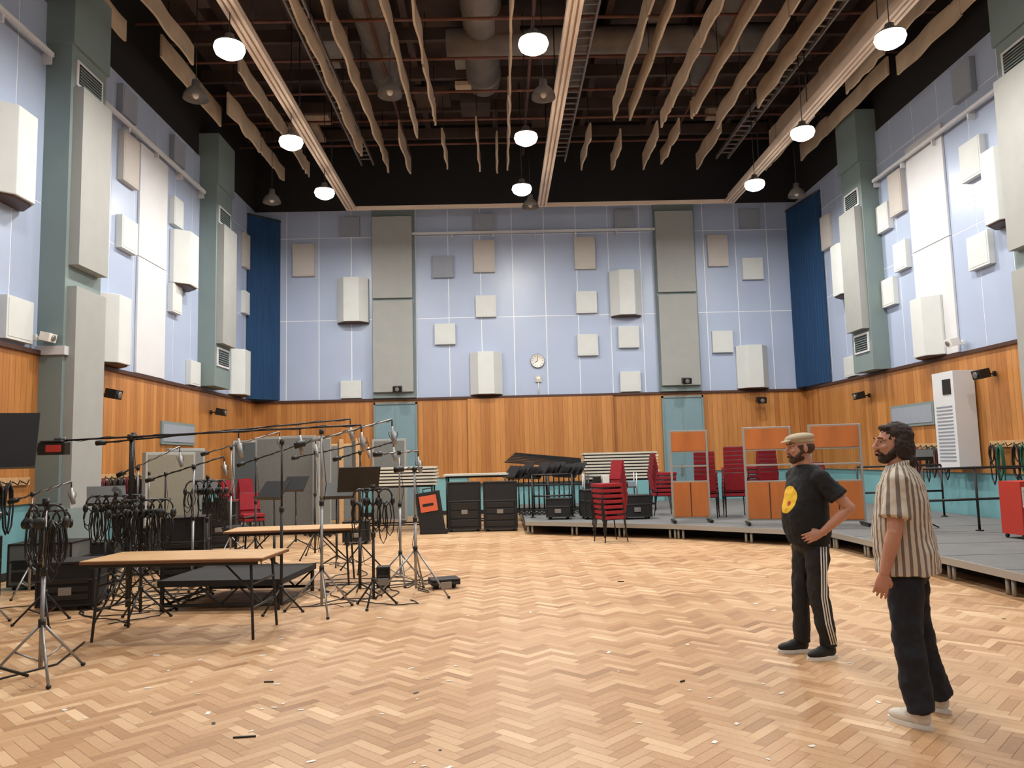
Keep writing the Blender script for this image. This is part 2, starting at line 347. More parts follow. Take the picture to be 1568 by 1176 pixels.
for (x,r) in ((-.2,.42),(2.0,.35),(-2.6,.38),(5.3,.42)):
    mb.tube([(x,6,11.3),(x,19,11.3)],r,M_duct,20)
    for i in range(9): mb.tube([(x,6.5+i*1.5,11.3),(x,6.58+i*1.5,11.3)],r+.03,M_duct,20)
for y,x0,x1 in ((12.5,-3.4,3),(16.6,-1,6.5),(9,-6,1)):
    mb.tube([(x0,y,11.0),(x1,y,11.0)],.3,M_duct,18)
mb.obj('ventilation_duct')
mb=MB()
for x in (-3.9,1.75,6.6):
    for dx in (0,.35): mb.bx(x+dx,2,10.3,x+dx+.04,22,10.4,M_duct)
    for i in range(66): mb.bx(x,2.1+i*.3,10.33,x+.38,2.13+i*.3,10.36,M_duct)
mb.obj('cable_tray')
mb=MB()
for i in range(46):
    x=random.uniform(-6.5,8.5); y=random.uniform(8,21.5); s=random.uniform(.3,1.0)
    mb.box((x,y,random.uniform(10.9,11.6)),(s,s*random.uniform(.4,1.3),random.uniform(.1,.5)),random.choice([M_cbrown,M_duct,M_cbrown,M_baf]))
mb.obj('ceiling_equipment_boxes')

# ---------------- pendant lamps
def pend(x,y,z,lit=True,pw=1):
    mb=MB(); R=.27 if lit else .23
    if lit:
        mb.lathe([(R*.84,.0),(R*.86,.03),(R*.6,.08),(R*.3,.12),(R*.26,.2),(0.0,.22)],(0,0,0),M_shade,28)
        mb.lathe([(R*.86,.012),(R*.92,-.05),(R*.8,-.13),(R*.48,-.185),(0,-.205)],(0,0,0),M_lamp,28)
    else:
        mb.lathe([(R,0),(R*.96,.06),(R*.72,.16),(R*.35,.24),(R*.3,.36),(0.0,.38)],(0,0,0),M_shade,28)
        mb.lathe([(R*.97,.002),(R*.9,.06),(R*.66,.14),(0.0,.17)],(0,0,0),M_shade,28)
        mb.ell((0,0,.08),(.06,.06,.08),M_whitep)
    mb.tube([(0,0,.21),(0,0,11.15-z)],.009,M_blk,6)
    mb.obj('pendant_lamp' if lit else 'pendant_lamp_off',(x,y,z))
    if lit:
        l=bpy.data.lights.new('high_bay_light','AREA'); l.shape='DISK'; l.size=.4; l.energy=LP*pw; l.color=(1,.955,.88)
        o=bpy.data.objects.new('high_bay_light',l); C.objects.link(o); o.location=(x,y,z-.215)
LP=200
for x in (-4.25,.7,6.6):
    for y in (12.0,15.7,18.8): pend(x,y,8.4)
    pend(x,8.3,8.4,pw=.72); pend(x,3.5,8.4,pw=.48)
    pend(x,-2.0,8.4,pw=.42)
for x,y in ((-5.5,13.8),(-1.9,13.8),(-5.8,19.6),(8.1,19.9),(.98,14.0),(.98,20.4)): pend(x,y,8.4,False)

# ---------------- stage platform
st=[(.5,16.5),(3.3,14.8),(5.4,12.8),(5.4,7.2),(8.7,7.2),(8.7,13.0),(9.2,13.0),(9.2,22.7),(.5,22.7)]
mb=MB(); mb.prism(st,.19,.27,M_stage)
for i in range(3):
    a=Vector(st[i]);b=Vector(st[i+1])
    L=(b-a).length; ang=math.atan2(b.y-a.y,b.x-a.x); mb.T=Matrix.Translation((a.x,a.y,0))@Matrix.Rotation(ang,4,'Z')
    mb.bx(0,-.015,.19,L,.01,.275,M_alu); n=max(2,int(L/1.0))
    for j in range(n+1):
        u=.08+(L-.16)*j/n
        for du in (-.05,.05): mb.tube([(u+du if 0<u+du<L else u,.06,0),(u+du if 0<u+du<L else u,.06,.2)],.025,M_alu,8)
    mb.T=Matrix.Identity(4)
mb.prism([(1.0,17),(3.6,15.4),(5.9,13.2),(5.9,7.7),(8.6,7.7),(8.6,22.4),(1,22.4)],.0,.18,M_blkmat)  # black infill added as painted shade in the open space under the deck
for y in (8.4,9.6,10.8,12.0,13.2): mb.bx(5.42,y,.2705,8.68,y+.015,.2715,M_blk)
mb.obj('stage_platform')
SZ=.272
def gobo(x,y,w,rz,z=SZ,h=1.8):
    mb=MB()
    for sx in (-w/2,w/2): mb.bx(sx-.02,-.03,0.06,sx+.02,.03,h,M_alu); mb.bx(sx-.03,-.25,.02,sx+.03,.25,.06,M_blk); 
    for sx in (-w/2,w/2):
        for yy in (-.22,.22): mb.ell((sx,yy,.02),(.02,.02,.02),M_blk)
    for zz in (.08,.78,1.08,1.36,h-.03): mb.bx(-w/2,-.025,zz,w/2,.025,zz+.03,M_alu)
    mb.bx(-w/2+.02,-.035,.11,w/2-.02,.03,.78,M_orange); mb.bx(-w/2+.02,-.035,1.39,w/2-.02,.03,h-.03,M_orange)
    mb.bx(-.01,-.04,.11,.01,-.03,.78,M_trim)
    mb.bx(-w/2+.02,-.004,.81,w/2-.02,.004,1.36,M_glass)
    mb.obj('acoustic_screen_with_window',(x,y,z),rz,bevel=.004)
gobo(3.72,15.2,.7,rad(-6)); gobo(4.95,14.25,.82,rad(-12)); gobo(5.98,13.7,.85,rad(-10))
def chair(mb,o,rz):
    old=mb.T; mb.T=old@Matrix.Translation(o)@Matrix.Rotation(rz,4,'Z')
    mb.box((0,0,.46),(.44,.44,.06),M_redfab); mb.box((0,0,.425),(.42,.42,.015),M_blk)
    mb.box((0,.235,.74),(.42,.05,.36),M_redfab,Matrix.Rotation(rad(-10),3,'X'))
    for s in (-.2,.2):
        mb.tube([(s*1.1,-.24,0),(s,-.18,.42),(s,.17,.43)],.012,M_blk,6)
        mb.tube([(s*1.1,.24,0),(s,.18,.43),(s,.27,.92)],.012,M_blk,6)
    mb.tube([(-.2,.27,.92),(.2,.27,.92)],.012,M_blk,6)
    mb.T=old
def stack(x,y,z,rz,n,dz=.09,dy=-.015):
    mb=MB()
    for i in range(n): chair(mb,(0,dy*i,dz*i),0)
    mb.obj('stacked_chairs' if n>1 else 'red_chair',(x,y,z),rz,bevel=.008)
stack(2.05,14.7,0,rad(-70),7,dz=.1,dy=-.01)
stack(4.3,16.2,SZ,rad(160),6); stack(4.95,16.4,SZ,rad(170),7); stack(5.65,16.6,SZ,rad(190),7); stack(3.6,17.3,SZ,rad(90),6); stack(6.5,15.9,SZ,rad(150),3)
stack(-6.1,19.0,0,rad(60),5); stack(-5.95,17.4,0,rad(80),5); stack(-5.3,16.6,0,rad(30),2)
def tstack(x,y,z0,w,zt,n,rz=0,name='stacked_folding_tables'):
    mb=MB()
    for i in range(n):
        dx=random.uniform(-.03,.03); z=zt+i*.075
        mb.bx(-w/2+dx,-.38,z,w/2+dx,.38,z+.045,M_wtab); mb.bx(-w/2+dx+.05,-.34,z-.03,w/2-dx-.05,.34,z,M_blk)
    for sx in (-w/2+.1,w/2-.1):
        for sy in (-.32,.32): mb.tube([(sx,sy,0.0),(sx,sy,zt)],.02,M_blk)
        mb.tube([(sx,-.32,.15),(sx,.32,.15)],.018,M_blk)
    for sy in (-.32,.32): mb.tube([(-w/2+.1,sy,.15),(w/2-.1,sy,.15)],.018,M_blk); mb.tube([(-w/2+.1,sy,zt-.03),(w/2-.1,sy,zt-.03)],.018,M_blk)
    mb.obj(name,(x,y,z0),rz)
tstack(-2.4,18.3,0,1.8,1.05,6); tstack(2.95,19.2,SZ,1.8,.78,9)
tstack(-.55,18.9,0,1.7,1.22,1,name='folding_table')
def mstand(mb,h=1.2,tilt=25,m=None,w=.5,dh=.34):
    m=m or M_blk
    for i in range(3):
        a=i*2.094+.5; mb.tube([(0,0,.16),(.28*math.cos(a),.28*math.sin(a),.012)],.012,m,6)
    mb.tube([(0,0,.1),(0,0,h)],.014,m,8); mb.tube([(0,0,.1),(0,0,h*.55)],.019,m,8)
    old=mb.T; mb.T=old@Matrix.Translation((0,-.03,h+.12))@Matrix.Rotation(rad(-tilt),4,'X')
    mb.box((0,0,0),(w,.012,dh),m); mb.box((0,-.03,-dh/2),(w,.07,.01),m); mb.T=old
def ms(x,y,z,rz,h=1.2,tilt=25,w=.5,dh=.34):
    mb=MB(); mstand(mb,h,tilt,None,w,dh); mb.obj('music_stand',(x,y,z),rz)
ms(-3.92,6.05,0,rad(15),1.72,12,.6,.44)
mb=MB()
for i in range(14):
    mb.T=Matrix.Translation((-.8+i*.12,random.uniform(-.03,.03),0))@Matrix.Rotation(rad(-62+random.uniform(-4,4)),4,'Z')
    mstand(mb,.9+random.uniform(-.05,.08),35)
mb.T=Matrix.Identity(4)
for zz in (.12,.7): 
    for yy in (-.3,.3): mb.tube([(-1,yy,zz),(.95,yy,zz)],.02,M_blk)
for xx in (-1,0,.95):
    for yy in (-.3,.3): mb.tube([(xx,yy,0),(xx,yy,.9)],.02,M_blk)
mb.obj('music_stand_trolley',(1.1,18.45,SZ))
mb=MB()
for i in range(7): mb.box((.02*i,0,1.16+i*.036),(2.0-.05*i,.7,.034),M_blk if i%2 else M_blkmat,Matrix.Rotation(rad(5+i*.2),3,'Y'))
for xx in (-.8,.8): mb.tube([(xx,0,0),(xx,0,1.15)],.025,M_blk)
for xx in (-.8,.8): mb.box((xx,0,.03),(.1,.6,.06),M_blk)
mb.obj('folded_stand_rack',(1.1,20.2,SZ))
def case(name,x,y,z,w,d,h,rz=0,m=None,drawers=0):
    mb=MB(); m=m or M_blkmat; mb.bx(-w/2,-d/2,.05,w/2,d/2,h,m)
    for sx in (-1,1):
        for sy in (-1,1): mb.bx(sx*w/2-.012,sy*d/2-.012,.05,sx*w/2+.012,sy*d/2+.012,h,M_blk); mb.ell((sx*(w/2-.06),sy*(d/2-.06),.03),(.03,.03,.03),M_blk)
    for zz in (.06,h*.62,h-.01): mb.bx(-w/2-.012,-d/2-.012,zz-.012,w/2+.012,d/2+.012,zz+.012,mat('dull_trim',(60,60,62),.5,metal=.5) if zz>h*.5 and zz<h*.8 else M_blk)
    mb.box((0,-d/2-.01,h*.4),(.14,.02,.09),M_steel)
    for i in range(drawers): zz=.12+(h*.5)*i/drawers; mb.bx(-w/2+.05,-d/2-.015,zz,w/2-.05,-d/2-.005,zz+h*.5/drawers-.03,M_blk)
    mb.obj(name,(x,y,z),rz,bevel=.006)
case('flight_case',-.85,17.7,0,.72,.5,1.1,rad(4),drawers=3); case('flight_case',-.02,17.6,0,.72,.5,1.1,rad(-3),drawers=4)
case('flight_case',2.85,16.5,SZ,.6,.45,.5); case('flight_case',2.1,16.85,SZ,.7,.5,.62,rad(8)); case('flight_case',1.25,16.95,SZ,.5,.4,.45,rad(-10)); case('flight_case',-5.05,9.3,0,.6,.5,.55,rad(10),drawers=3); case('flight_case',-6.3,11.0,0,.8,.6,.62,rad(5),m=mat('grey_case',(95,98,98),.6),drawers=2)
case('flight_case',-6.2,12.1,0,.55,.45,.5,rad(14)); case('flight_case',-5.45,12.0,0,.4,.35,.7,rad(-14)); case('flight_case',-6.6,9.6,0,.7,.5,.8,rad(8),drawers=4)
case('flight_case',-5.6,15.6,0,.6,.5,.9,rad(12),drawers=3); case('flight_case',-2.9,15.6,0,.5,.4,.45,rad(6))
mb=MB()
for zz in (.25,.62): mb.bx(-.6,-.18,zz,.6,.18,zz+.02,M_blk)
for sx in (-.59,.59):
    for sy in (-.17,.17): mb.tube([(sx,sy,0),(sx,sy,.95)],.015,M_steel)
for i in range(12):
    x=-.55+i%6*.19; z=.27 if i<6 else .64; h=random.uniform(.1,.28)
    mb.bx(x,-.15,z,x+.15,.13,z+h,random.choice([M_blkmat,M_steel,M_grey,M_blk,M_whitep]))
mb.obj('equipment_shelf_trolley',(2.45,17.5,SZ))
mb=MB(); mb.prism([(-.3,-.22),(.3,-.22),(.3,.22),(-.3,.22)],0,.08,M_blk)
mb.T=Matrix.Rotation(rad(-8),4,'Y'); mb.bx(-.28,-.2,.04,.24,.2,.92,M_blkmat); mb.bx(-.2,-.215,.5,.18,-.2,.85,mat('orange_label',(205,95,62),.6)); mb.bx(-.14,-.22,.62,.1,-.214,.68,M_blk)
mb.tube([(-.1,-.1,.9),(-.1,-.1,1.0),(.1,-.1,1.0),(.1,-.1,.9)],.015,M_blk)
mb.obj('equipment_trolley_bag',(-1.5,17.3,0),0,bevel=.01)

def gscr(x,y,w,h,rz,m=None,fr=None):
    mb=MB(); m=m or M_gfab; fr=fr or M_pilpan
    mb.bx(-w/2,-.05,.08,w/2,.05,h,fr); mb.bx(-w/2+.05,-.056,.14,w/2-.05,.056,h-.05,m)
    for sx in (-w/2+.12,w/2-.12): mb.bx(sx-.04,-.28,.03,sx+.04,.28,.09,M_blk); mb.ell((sx,-.25,.03),(.03,.03,.03),M_blk); mb.ell((sx,.25,.03),(.03,.03,.03),M_blk)
    mb.obj('acoustic_screen',(x,y,0),rz,bevel=.006)
gscr(-4.95,17.9,1.5,2.25,rad(-14)); gscr(-6.45,20.4,1.1,2.25,rad(25),m=mat('screen_dark_fabric',(75,80,82),.95,var=.1,scale=20))
gscr(-3.95,17.3,.5,2.2,rad(70)); gscr(-3.75,18.2,.6,2.15,rad(-75),fr=M_oak); gscr(-3.6,19.3,.6,2.2,rad(-70),fr=M_oak); gscr(-6.5,15.3,1.2,1.9,rad(65),m=mat('screen_tan_fabric',(128,124,110),.95,var=.1,scale=20))
gscr(-6.75,16.7,.9,2.0,rad(60)); gscr(-4.3,20.3,1.0,2.1,rad(10),fr=M_oak); gscr(-2.9,20.3,.9,2.2,rad(-5))

def hooks(k,u0,u1,z):
    w=Wall(k); w.b(u0,z-.06,u1,z+.06,.1,.13,M_oak); n=int((u1-u0)/.22)
    sg=1 if k=='L' else -1; X0=XL if k=='L' else XR
    for i in range(n):
        u=u0+.1+i*.22
        w.tube([(X0+sg*.13,u,z),(X0+sg*.22,u,z-.05),(X0+sg*.25,u,z+.02)],.01,M_blk,6)
        if random.random()<.75:
            c=random.choice([M_blk,M_blk,M_blkmat,mat('green_cable',(20,90,70),.6),mat('maroon_cable',(90,20,40),.6)])
            for q in range(3):
                L=random.uniform(.3,.75)/2; a=random.uniform(.06,.1)
                w.tube([(X0+sg*(.2+.02*q),u+a*math.sin(t*.785),z-.02-L+L*math.cos(t*.785)) for t in range(9)],.014,c,6)
    w.obj('cable_hook_rail')
hooks('L',13.5,18.5,1.45); hooks('L',7.5,12.0,1.45); hooks('R',13.0,14.4,1.65); hooks('R',15.6,17.5,1.65)
mb=MB(); mb.bx(-.42,-.36,0,0,.36,1.9,M_cream)
for i in range(16): mb.bx(-.43,-.27,.15+i*.07,-.42,.27,.18+i*.07,M_grey)
mb.bx(-.435,-.27,1.45,-.42,.0,1.75,M_blk); mb.obj('wall_heater_unit',(XR-.135,15.05,1.19),0,bevel=.01)
mb=MB(); mb.bx(-.22,-.2,.06,.22,.2,.82,mat('red_enamel',(180,52,40),.5)); mb.bx(-.2,-.21,.45,.2,-.2,.74,M_whitep)
for i in range(4): mb.bx(-.18,-.216,.49+i*.06,.18,-.21,.51+i*.06,mat('red_enamel'))
for sx in (-.18,.18): mb.ell((sx,-.15,.03),(.03,.03,.03),M_blk); mb.ell((sx,.15,.03),(.03,.03,.03),M_blk)
mb.tube([(-.18,.2,.82),(-.18,.24,1.0),(.18,.24,1.0),(.18,.2,.82)],.014,M_blk); mb.obj('portable_heater',(7.6,11.2,SZ),rad(8),bevel=.01)
def hrail(a,b,z=SZ,h=1.0,m=M_blk):
    mb=MB(); a=Vector((*a,0));b=Vector((*b,0)); n=max(1,round((b-a).length/1.1))
    for i in range(n+1):
        p=a+(b-a)*i/n; mb.tube([(p.x,p.y,0),(p.x,p.y,h)],.02,m); mb.tube([(p.x,p.y,0),(p.x,p.y,.015)],.06,m,12)
    for zz in (h,h*.5): mb.tube([(a.x,a.y,zz),(b.x,b.y,zz)],.02,m)
    mb.obj('stage_handrail',(0,0,z))
hrail((8.5,8.5),(8.5,11.4)); hrail((6.7,12.2),(8.5,12.4)); hrail((6.9,14.9),(8.6,15.0)); hrail((.7,17.5),(1.6,17.5),h=.95)
ms(7.0,12.9,SZ,rad(-30),1.1,60); ms(8.0,9.9,SZ,rad(-60),1.15,55)

# ---------------- left foreground furniture
def foldtable(name,x,y,w,d,h,rz):
    mb=MB(); mb.bx(-w/2,-d/2,h-.03,w/2,d/2,h,M_oak); mb.bx(-w/2-.004,-d/2-.004,h-.034,w/2+.004,d/2+.004,h-.008,mat('table_edge',(110,70,42),.5))
    mb.bx(-w/2+.06,-d/2+.05,h-.07,w/2-.06,-d/2+.07,h-.03,M_blk); mb.bx(-w/2+.06,d/2-.07,h-.07,w/2-.06,d/2-.05,h-.03,M_blk)
    for s in (-1,1):
        xx=s*(w/2-.14)
        for t in (-1,1): mb.tube([(xx,t*(d/2-.1),h-.05),(xx+s*.04,t*(d/2-.06),.0)],.014,M_blk,8)
        mb.tube([(xx+s*.02,-(d/2-.08),.28),(xx+s*.02,d/2-.08,.28)],.012,M_blk,8)
        mb.tube([(xx+s*.01,0,.28),(xx-s*.4,0,h-.06)],.01,M_blk,8)
        mb.tube([(xx+s*.02,-(d/2-.08),.5),(xx+s*.02,d/2-.08,.5)],.012,M_blk,8)
    mb.obj(name,(x,y,0),rz,bevel=.004)
foldtable('folding_table',-3.06,7.68,1.72,.76,.75,rad(-3))
foldtable('folding_table',-2.8,10.6,1.7,.7,.75,rad(4))
mb=MB(); mb.bx(-.7,-.65,.27,.7,.65,.34,M_blkmat); 
for sx in (-.66,.66):
    for sy in (-.61,.61): mb.tube([(sx,sy,0),(sx,sy,.27)],.025,M_blk)
for sy in (-.61,.61):
    mb.tube([(-.66,sy,.06),(.66,sy,.06)],.018,M_blk)
    for i in range(6): mb.tube([(-.66+i*.22,sy,.06 if i%2 else .26),(-.44+i*.22,sy,.26 if i%2 else .06)],.012,M_blk)
for sx in (-.66,.66): mb.tube([(sx,-.61,.06),(sx,.61,.06)],.018,M_blk)
mb.obj('podium_riser',(-3.12,9.42,0),rad(-4),bevel=.004)
mb=MB(); mb.ell((0,0,.5),(.25,.25,.05),M_blkmat); mb.tube([(0,0,.1),(0,0,.48)],.025,M_blk)
for i in range(5): a=i*1.2566; mb.tube([(0,0,.12),(.28*math.cos(a),.28*math.sin(a),.06)],.018,M_blk); mb.ell((.28*math.cos(a),.28*math.sin(a),.03),(.03,.03,.03),M_blk)
mb.tube([(0,.2,.48),(0,.28,.7)],.02,M_blk); mb.box((0,.28,.85),(.42,.05,.4),M_blkmat,Matrix.Rotation(rad(-8),3,'X'))
for s in (-.27,.27): mb.tube([(s*.8,0,.5),(s,0,.68),(s,-.18,.7)],.015,M_blk)
mb.obj('office_chair',(-4.75,14.0,0),rad(140),bevel=.02)
case('equipment_rack',-4.5,11.2,0,.55,.5,.9,rad(10),drawers=5)

def mic(mb,p,d):
    p=Vector(p); d=Vector(d).normalized()
    mb.tube([p,p+d*.05,p+d*.06,p+d*.17,p+d*.22],[.013,.013,.028,.03,.022],M_steel,12)
    mb.tube([p+d*.06+Vector((-.05,0,0)),p+d*.1+Vector((-.05,0,0)),p+d*.12+Vector((0,0,-.08)),p+d*.1+Vector((.05,0,0)),p+d*.06+Vector((.05,0,0))],.004,M_blackp,5)
def mstd(x,y,h,boom=None,m=M_blk,L=.38,a0=0,mics=0,r=.012,name='microphone_stand',extra=None,z=0):
    mb=MB()
    hub=.42*L/.38
    for i in range(3):
        a=a0+i*2.094; mb.tube([(0,0,hub),(L*math.cos(a),L*math.sin(a),.012)],.011,m,7); mb.ell((L*math.cos(a),L*math.sin(a),.015),(.02,.02,.015),M_blackp,8,6)
        mb.tube([(0,0,hub*.3),(L*.5*math.cos(a),L*.5*math.sin(a),hub*.5)],.007,m,6)
    mb.tube([(0,0,.08),(0,0,h*.6)],r*1.4,m); mb.tube([(0,0,h*.55),(0,0,h)],r,m)
    for zz in (hub,h*.6,h): mb.tube([(0,0,zz-.03),(0,0,zz+.03)],r*2.2,M_blackp,10)
    if boom:
        a,b=Vector(boom[0]),Vector(boom[1]); mb.tube([a,b],.011,m,8); mb.tube([a,a+(b-a).normalized()*.12],.035,M_blackp,12)
        for k in range(mics):
            p=a+(b-a)*(1-.0-k*.2); mb.tube([p,p+Vector((0,0,-.08))],.008,M_blackp,6); mic(mb,p+Vector((0,0,-.08)),(.15,0,-1))
        n=24; mb.tube([a+(b-a)*(i/n)+Vector((0,.018*math.sin(i*1.5),.018*math.cos(i*1.5))) for i in range(n+1)],.004,M_blackp,5)
        mb.tube([Vector((0,0,h)),Vector((.05,0,h*.7)),Vector((-.04,.02,h*.4)),Vector((.05,.03,.1)),Vector((.2,.2,.01))],.004,M_blackp,5)
    if extra: extra(mb)
    return mb.obj(name,(x,y,z))
def phones(mb,p,rz=0,cab=True):
    old=mb.T; mb.T=old@Matrix.Translation(p)@Matrix.Rotation(rz,4,'Z')
    mb.tube([(.08*math.cos(t*math.pi/8),0,.1*math.sin(t*math.pi/8)-.08) for t in range(9)],.01,M_blackp,6)
    for s in (-.085,.085): mb.ell((s,0,-.12),(.026,.045,.052),M_blackp,12,8)
    if cab:
        for q in range(4):
            L=random.uniform(.1,.24); o=random.uniform(-.06,.06)
            mb.tube([(o+.05*math.sin(t*.785),.03*q-.03,-.12-L+L*math.cos(t*.785)) for t in range(9)],.007,M_blackp,5)
    mb.T=old
def ph_bar(n,h,w):
    def f(mb):
        mb.tube([(-w/2,0,h),(w/2,0,h)],.012,M_blk,8)
        for i in range(n): phones(mb,(-w/2+.04+(w-.08)*i/max(1,n-1),-.02,h-.02),random.uniform(-.6,1.2))
    return f
mstd(-3.6,6.2,1.35,m=M_steel,a0=-.9,extra=ph_bar(2,1.33,.24))
mstd(-4.15,8.75,1.95,boom=((-.85,0,1.93),(2.6,-.1,2.02)),L=.5,a0=.3,mics=3,r=.02,name='boom_microphone_stand')
mstd(-4.95,10.5,2.05,boom=((-.5,0,1.95),(2.9,.1,2.2)),L=.5,a0=.9,mics=1,r=.016,name='boom_microphone_stand')
mb=MB(); mb.box((0,0,0),(.3,.12,.14),M_blackp); mb.box((.03,-.065,0),(.17,.02,.08),mat('red_enamel')); mb.tube([(-.15,0,0),(-.25,0,0)],.035,M_blackp,12); mb.box((0,-.05,.08),(.24,.06,.02),M_blk); mb.obj('boom_counterweight',(-4.96,8.66,1.84),bevel=.008)
mstd(-1.97,8.55,1.95,boom=((-.3,0,1.8),(.75,.2,2.08)),m=M_steel,a0=-1.2,mics=1,L=.42)
mstd(-1.05,9.45,1.5,m=M_steel,a0=-.6,L=.5,boom=((-.25,0,1.5),(.1,0,1.53)))
mstd(-1.45,8.8,1.32,a0=.4,L=.26,extra=ph_bar(3,1.3,.36))
mstd(-1.35,10.35,1.72,m=M_steel,a0=.8,L=.36,boom=((-.35,0,1.7),(.25,0,1.74)),mics=1)
mstd(-2.42,8.6,1.85,a0=2.0,L=.24)
mstd(-3.85,8.4,1.28,a0=2.6,L=.3,extra=ph_bar(6,1.26,.6))
mstd(-4.6,9.35,1.3,a0=.2,L=.3,extra=ph_bar(6,1.28,.6))
mstd(-4.8,8.3,1.2,a0=1.2,L=.3,extra=ph_bar(4,1.18,.4))
mstd(-5.2,12.1,1.5,a0=.2,L=.3,boom=((-.3,0,1.4),(.9,0,1.75)),mics=1)
mstd(-3.9,12.4,1.7,a0=1.1,L=.4,boom=((-.3,0,1.6),(.9,.2,2.0)),mics=1)
mstd(-3.2,13.4,1.8,a0=2.2,L=.4,boom=((-.4,0,1.7),(.9,.1,1.95)),mics=1)
mstd(-6.1,10.2,1.3,a0=.5,L=.35,boom=((-.3,0,1.2),(.5,0,1.45)),mics=1,m=M_steel)
mstd(-5.7,8.5,1.1,a0=.1,L=.4,m=M_steel,extra=ph_bar(4,1.1,.4)); mstd(-6.4,14.2,1.5,a0=.5,L=.4,m=M_steel)
mstd(-5.4,7.6,1.0,a0=.7,L=.42,m=M_steel,boom=((-.2,0,1.0),(.5,.1,1.2))); mstd(-5.3,11.4,1.6,a0=1.7,L=.35,m=M_steel,boom=((-.3,0,1.5),(.6,0,1.9)),mics=1)
mstd(-4.1,10.9,1.45,a0=1.0,L=.3,extra=ph_bar(5,1.4,.5)); mstd(-3.9,9.9,1.6,a0=.0,L=.26,m=M_steel); mstd(-2.1,11.6,1.75,a0=.6,L=.36,boom=((-.4,0,1.65),(.5,0,1.9)),mics=1)
mstd(-4.5,13.0,1.9,a0=.3,L=.4,m=M_steel,boom=((-.5,0,1.8),(.8,0,2.15)),mics=1)
ms(-1.72,9.45,0,rad(200),1.28,30); ms(-5.7,11.3,0,rad(30),1.1,40); ms(-3.4,11.7,0,rad(-30),1.1,40); ms(-2.6,12.3,0,rad(10),1.05,45); ms(-5.6,14.8,0,rad(60),1.1,35); ms(-4.0,15.2,0,rad(-20),1.1,35)
mstd(8.2,10.9,1.5,a0=1.1,L=.3,boom=((-.4,0,1.4),(.5,-.1,1.75)),mics=1,z=SZ)
case('stage_box',-.75,9.95,0,.34,.26,.12,rad(15)); case('stage_box',-1.5,9.85,0,.14,.14,.3,rad(5))
mb=MB(); mb.lathe([(0,0),(.075,0),(.08,.02),(.08,.42),(.05,.5),(.025,.53),(0,.53)],(0,0,0),mat('ext_red',(200,25,20),.35)); mb.tube([(0,0,.52),(0,0,.6),(.08,0,.62)],.014,M_blk); mb.tube([(0,0,.58),(.1,0,.5),(.11,0,.25)],.01,M_blk); mb.obj('fire_extinguisher',(-5.6,9.75,0))
def cables(name,regs,n):
    mb=MB()
    for _ in range(n):
        x0,y0,x1,y1=random.choice(regs); p=Vector((random.uniform(x0,x1),random.uniform(y0,y1),.008)); a=random.uniform(0,6.28); pts=[p.copy()]
        for i in range(26):
            a+=random.uniform(-.5,.5); q=p+Vector((math.cos(a),math.sin(a),0))*.09
            if not(x0-.2<q.x<x1+.2 and y0-.2<q.y<y1+.2): a+=1.2; continue
            p=q; pts.append(p.copy())
        if len(pts)>2: mb.tube(pts,.006,M_blackp,5)
    mb.obj(name)
cables('floor_cables',[(-4.8,8.1,-3.9,10.2),(-2.2,9.0,-1.1,10.4),(-6.5,9,-4.5,12),(-4.6,11,-1.5,12.5)],30)
mb=MB(); mb.tube([(-5.2,6.2,.008),(-4.4,6.0,.008),(-3.9,6.2,.008),(-3.7,6.6,.008),(-3.9,7.4,.008)],.008,M_blackp); mb.obj('floor_cable')
mb=MB()
for i in range(260):
    x=random.uniform(-3,7); y=3+ (random.random()**1.2)*12
    if x>5.2: continue
    if random.random()<.3: x=random.uniform(-5,0); y=random.uniform(3,7)
    s=random.uniform(.006,.018); a=random.uniform(0,6.28); l=s*random.uniform(1,2.2)
    c,sn=math.cos(a),math.sin(a)
    q=[(x+c*u-sn*v,y+sn*u+c*v,.003) for u,v in ((-l,-s),(l,-s*.6),(l*.8,s),(-l,s*.7))]
    mb.add(q,[(0,1,2,3)],random.choice([M_whitep]*8+[M_wtab,M_blackp]))
mb.obj('floor_tape_scraps')
mb=MB()
for x,y,a,l in ((-1.55,4.75,.1,.13),(-1.75,5.9,.0,.07),(1.25,5.6,.6,.04),(1.5,10,-.4,.08)): mb.box((x,y,.006),(l,.012,.008),M_blackp,Matrix.Rotation(a,3,'Z'))
mb.obj('floor_black_tape')

